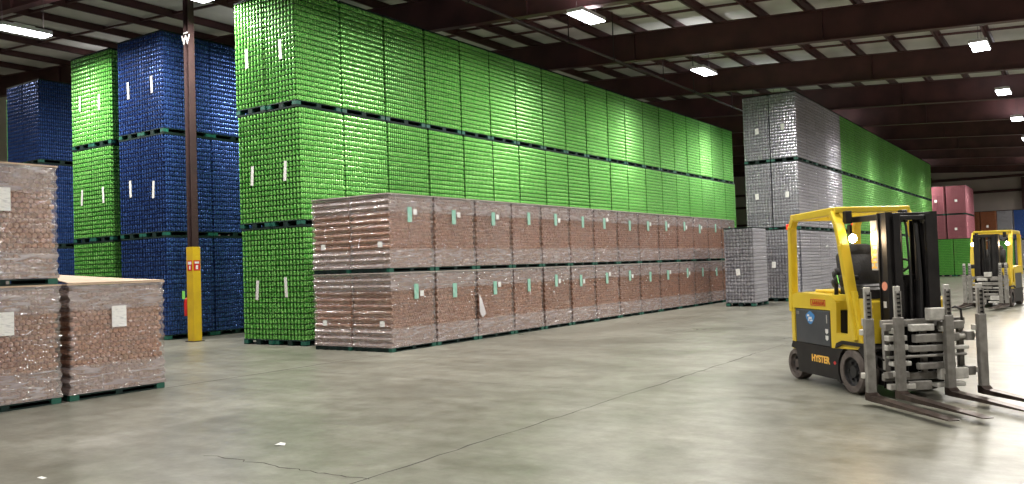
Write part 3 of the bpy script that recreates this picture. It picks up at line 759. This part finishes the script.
    MB().box(.32, .35, -.31, .31, .2, .36, 'black', .008).build('mast_crossbar', T)
    MB().box(.32, .35, -.31, .31, 1.2, 1.36, 'black', .008).build('mast_crossbar', T)
    MB().box(.33, .345, -.24, -.03, 1.36, 1.97, 'black').box(.33, .345, .07, .24, 1.36, 1.97, 'black').box(.33, .345, -.2, .2, .36, 1.2, 'black').build('mast_guard', T)
    MB().box(-.2, .33, -.31, -.26, 1.98, 2.05, 'black', .01).build('mast_bracket', T)
    for y in (-.05, .06, .08):
        MB().tube([(.47, y, .7), (.48, y+.01, 1.3), (.46, y-.005, 1.9), (.42, y, 1.98)], .013, 'vinyl', 8).build('hose', T, True)
    # pale plate with vertical lettering on the right flank of the mast
    p = MB().box(.2, .315, -.322, -.31, 1.42, 1.98, 'steelp').build('mast_plate', T, label='pale plate with yellow lettering')
    text_mesh('lettering', 'HYSTER', .13, 'orangetext', p, Matrix.Translation((.258, -.324, 1.66)) @ m90 @ Matrix.Rotation(PI/2, 4, 'Z'), bold=.004)
    MB().lathe([(.001, 0), (.05, 0), (.05, .004), (.001, .004)], (.4, -.306, 1.24), (0, -1, 0), mat('salmon_sticker', (.75, .3, .2), .5), 20).build('sticker', T, label='round salmon sticker')
    MB().box(.37, .42, -.311, -.305, 1.0, 1.07, 'white').build('sticker', T, label='small white sticker')
    # carriage and fork positioner
    b = MB()
    b.box(.56, .62, -.5, .5, .8, .88, 'steel', .01); b.box(.56, .62, -.5, .5, .22, .3, 'steel', .01)
    for y in (-.45, 0, .45): b.box(.565, .61, y-.03, y+.03, .3, .8, 'steel')
    b.build('carriage', T)
    bars = [(-.52, -.3, .77, .85), (-.22, .05, .755, .83), (.12, .42, .76, .85), (-.5, -.28, .66, .72), (-.18, .36, .63, .72),
            (-.52, -.27, .56, .62), (-.22, .16, .53, .6), (.18, .46, .54, .58), (-.5, .44, .47, .5), (-.46, -.24, .39, .44),
            (-.14, .3, .34, .41), (.1, .44, .22, .34), (-.52, -.26, .26, .33), (-.5, -.2, .14, .2), (-.28, .0, .12, .22), (.05, .4, .14, .19)]
    for i, (y0, y1, z0, z1) in enumerate(bars):
        o = MB().box(.63 + (i % 3)*.012, .71 + (i % 2)*.012, y0, y1, z0, z1, 'steelp' if i % 2 else 'steel', .01).build('slide_bar', T)
    MB().box(.66, .76, -.02, .16, .87, 1.0, 'steelp', .008).build('valve_block', T)
    MB().tube([(.64, .3, .86), (.64, .31, .98), (.65, .36, 1.0), (.66, .42, .97), (.66, .43, .84)], .013, 'vinyl', 8).build('hydraulic_hose', T, True)
    MB().tube([(.62, -.5, .45), (.62, -.58, .5), (.62, -.6, .38), (.64, -.5, .33)], .012, 'vinyl', 8).build('hydraulic_hose', T, True)
    for z in (.68, .3): MB().tube([(.67, .1, z), (.67, .56, z)], .028 if z > .5 else .018, 'steelp', 12).box(.62, .72, .44, .53, z-.05, z+.05, 'steel', .01).build('side_cylinder', T, True)
    # four forks with tall load posts
    for y in (-.75, -.40, .19, .59):
        b = MB()
        b.box(.72, .78, y-.05, y+.05, .07, .92, 'steel', .008)
        b.prism([(.72, .06), (.80, .055), (2.02, .06), (2.02, .068), (.82, .11), (.78, .14), (.72, .14)], y-.055, y+.055, 'fork')
        fk = b.build('fork', T)
        b = MB(); b.box(.725, .755, y-.035, y+.035, .9, 1.25, 'steelp', .006); b.box(.755, .775, y-.032, y-.022, .9, 1.2, 'steel'); b.box(.755, .775, y+.022, y+.032, .9, 1.2, 'steel')
        for k in range(6): b.box(.755, .768, y-.022, y+.022, .93+k*.045, .95+k*.045, 'black')
        b.build('load_post', fk)
        for z in (.74, .28): MB().box(.66, .74, y-.06, y+.06, z, z+.06, 'steelp', .008).build('fork_hook', fk)
    # work lights
    for s in (-1, 1):
        L0 = Vector((.03, s*.44, 1.79))
        hd = MB().lathe([(.03, -.06), (.055, -.03), (.06, 0), (.052, .0)], L0, (1, 0, -.12), 'black', 18).box(-.05, .0, s*.44-.015, s*.44+.015, 1.84, 1.95, 'black').build('work_light', T, True)
        MB().lathe([(.001, .004), (.05, 0)], L0, (1, 0, -.12), 'lampglow', 18).build('lens', hd)
        ld = bpy.data.lights.new('work_lamp', 'SPOT'); ld.energy = 45; ld.color = (1, .68, .4); ld.spot_size = math.radians(130); ld.spot_blend = .8; ld.shadow_soft_size = .05
        lo = bpy.data.objects.new('work_lamp', ld); COL.objects.link(lo); lo.parent = T; lo.location = L0 + Vector((.02, 0, 0))
        lo.rotation_euler = (0, math.radians(-82), 0)
    for y in (-.47, .47): MB().box(-1.42, -1.38, y-.03, y+.03, 1.96, 2.03, 'redlens', .01).build('tail_light', T)
    for y in (-.38, .34): MB().box(-.2, -.12, y-.04, y+.04, 1.97, 2.12, 'black', .01).build('speaker_horn', T)
    return T
FK = forklift()
FK.location = (-1.90, 10.53, 0); FK.rotation_euler = (0, 0, math.radians(-46))
F2 = copy_tree(FK); F2.location = (-2.2, 27.5, 0); F2.rotation_euler = (0, 0, math.radians(-98))
for o in list(F2.children):      # the distant truck has its forks drawn together in pairs
    if o.name.startswith('fork'):
        yc = sum(v.co.y for v in o.data.vertices) / len(o.data.vertices)
        o.location.y = {-8: -.52, -4: -.38, 2: .38, 6: .52}.get(round(yc*10), yc) - yc
F2['label'] = 'second yellow forklift facing the camera in the distance, both work lights on'
# small litter
b = MB(); b.add([(-.05,-.03,.002),(.02,-.04,.012),(.06,0,.003),(.03,.04,.014),(-.04,.03,.004),(0,0,.026)], [(0,1,5),(1,2,5),(2,3,5),(3,4,5),(4,0,5),(0,4,3,2,1)], 'paper')
tag(b.build('crumpled_wrapper', None, False, (-6.25, 5.22, 0)), 'crumpled white wrapper lying on the bare floor at bottom centre-left', 'litter')
b = MB(); b.add([(-.05,-.02,.002),(.05,-.025,.002),(.055,.01,.006),(-.045,.015,.006)], [(0,1,2,3)], 'paper')
tag(b.build('paper_scrap', None, False, (-7.05, 3.46, 0)), 'flat white paper scrap on the floor near the bottom left corner', 'litter')

# ------------------------------------------------------------------ world, view
w = bpy.data.worlds.new('world'); S.world = w; w.use_nodes = True
w.node_tree.nodes['Background'].inputs[0].default_value = (.75, .8, .9, 1); w.node_tree.nodes['Background'].inputs[1].default_value = .02
S.view_settings.view_transform = 'Standard'; S.view_settings.look = 'None'; S.view_settings.gamma = 1
S.view_settings.use_curve_mapping = False; S.view_settings.exposure = -1.02
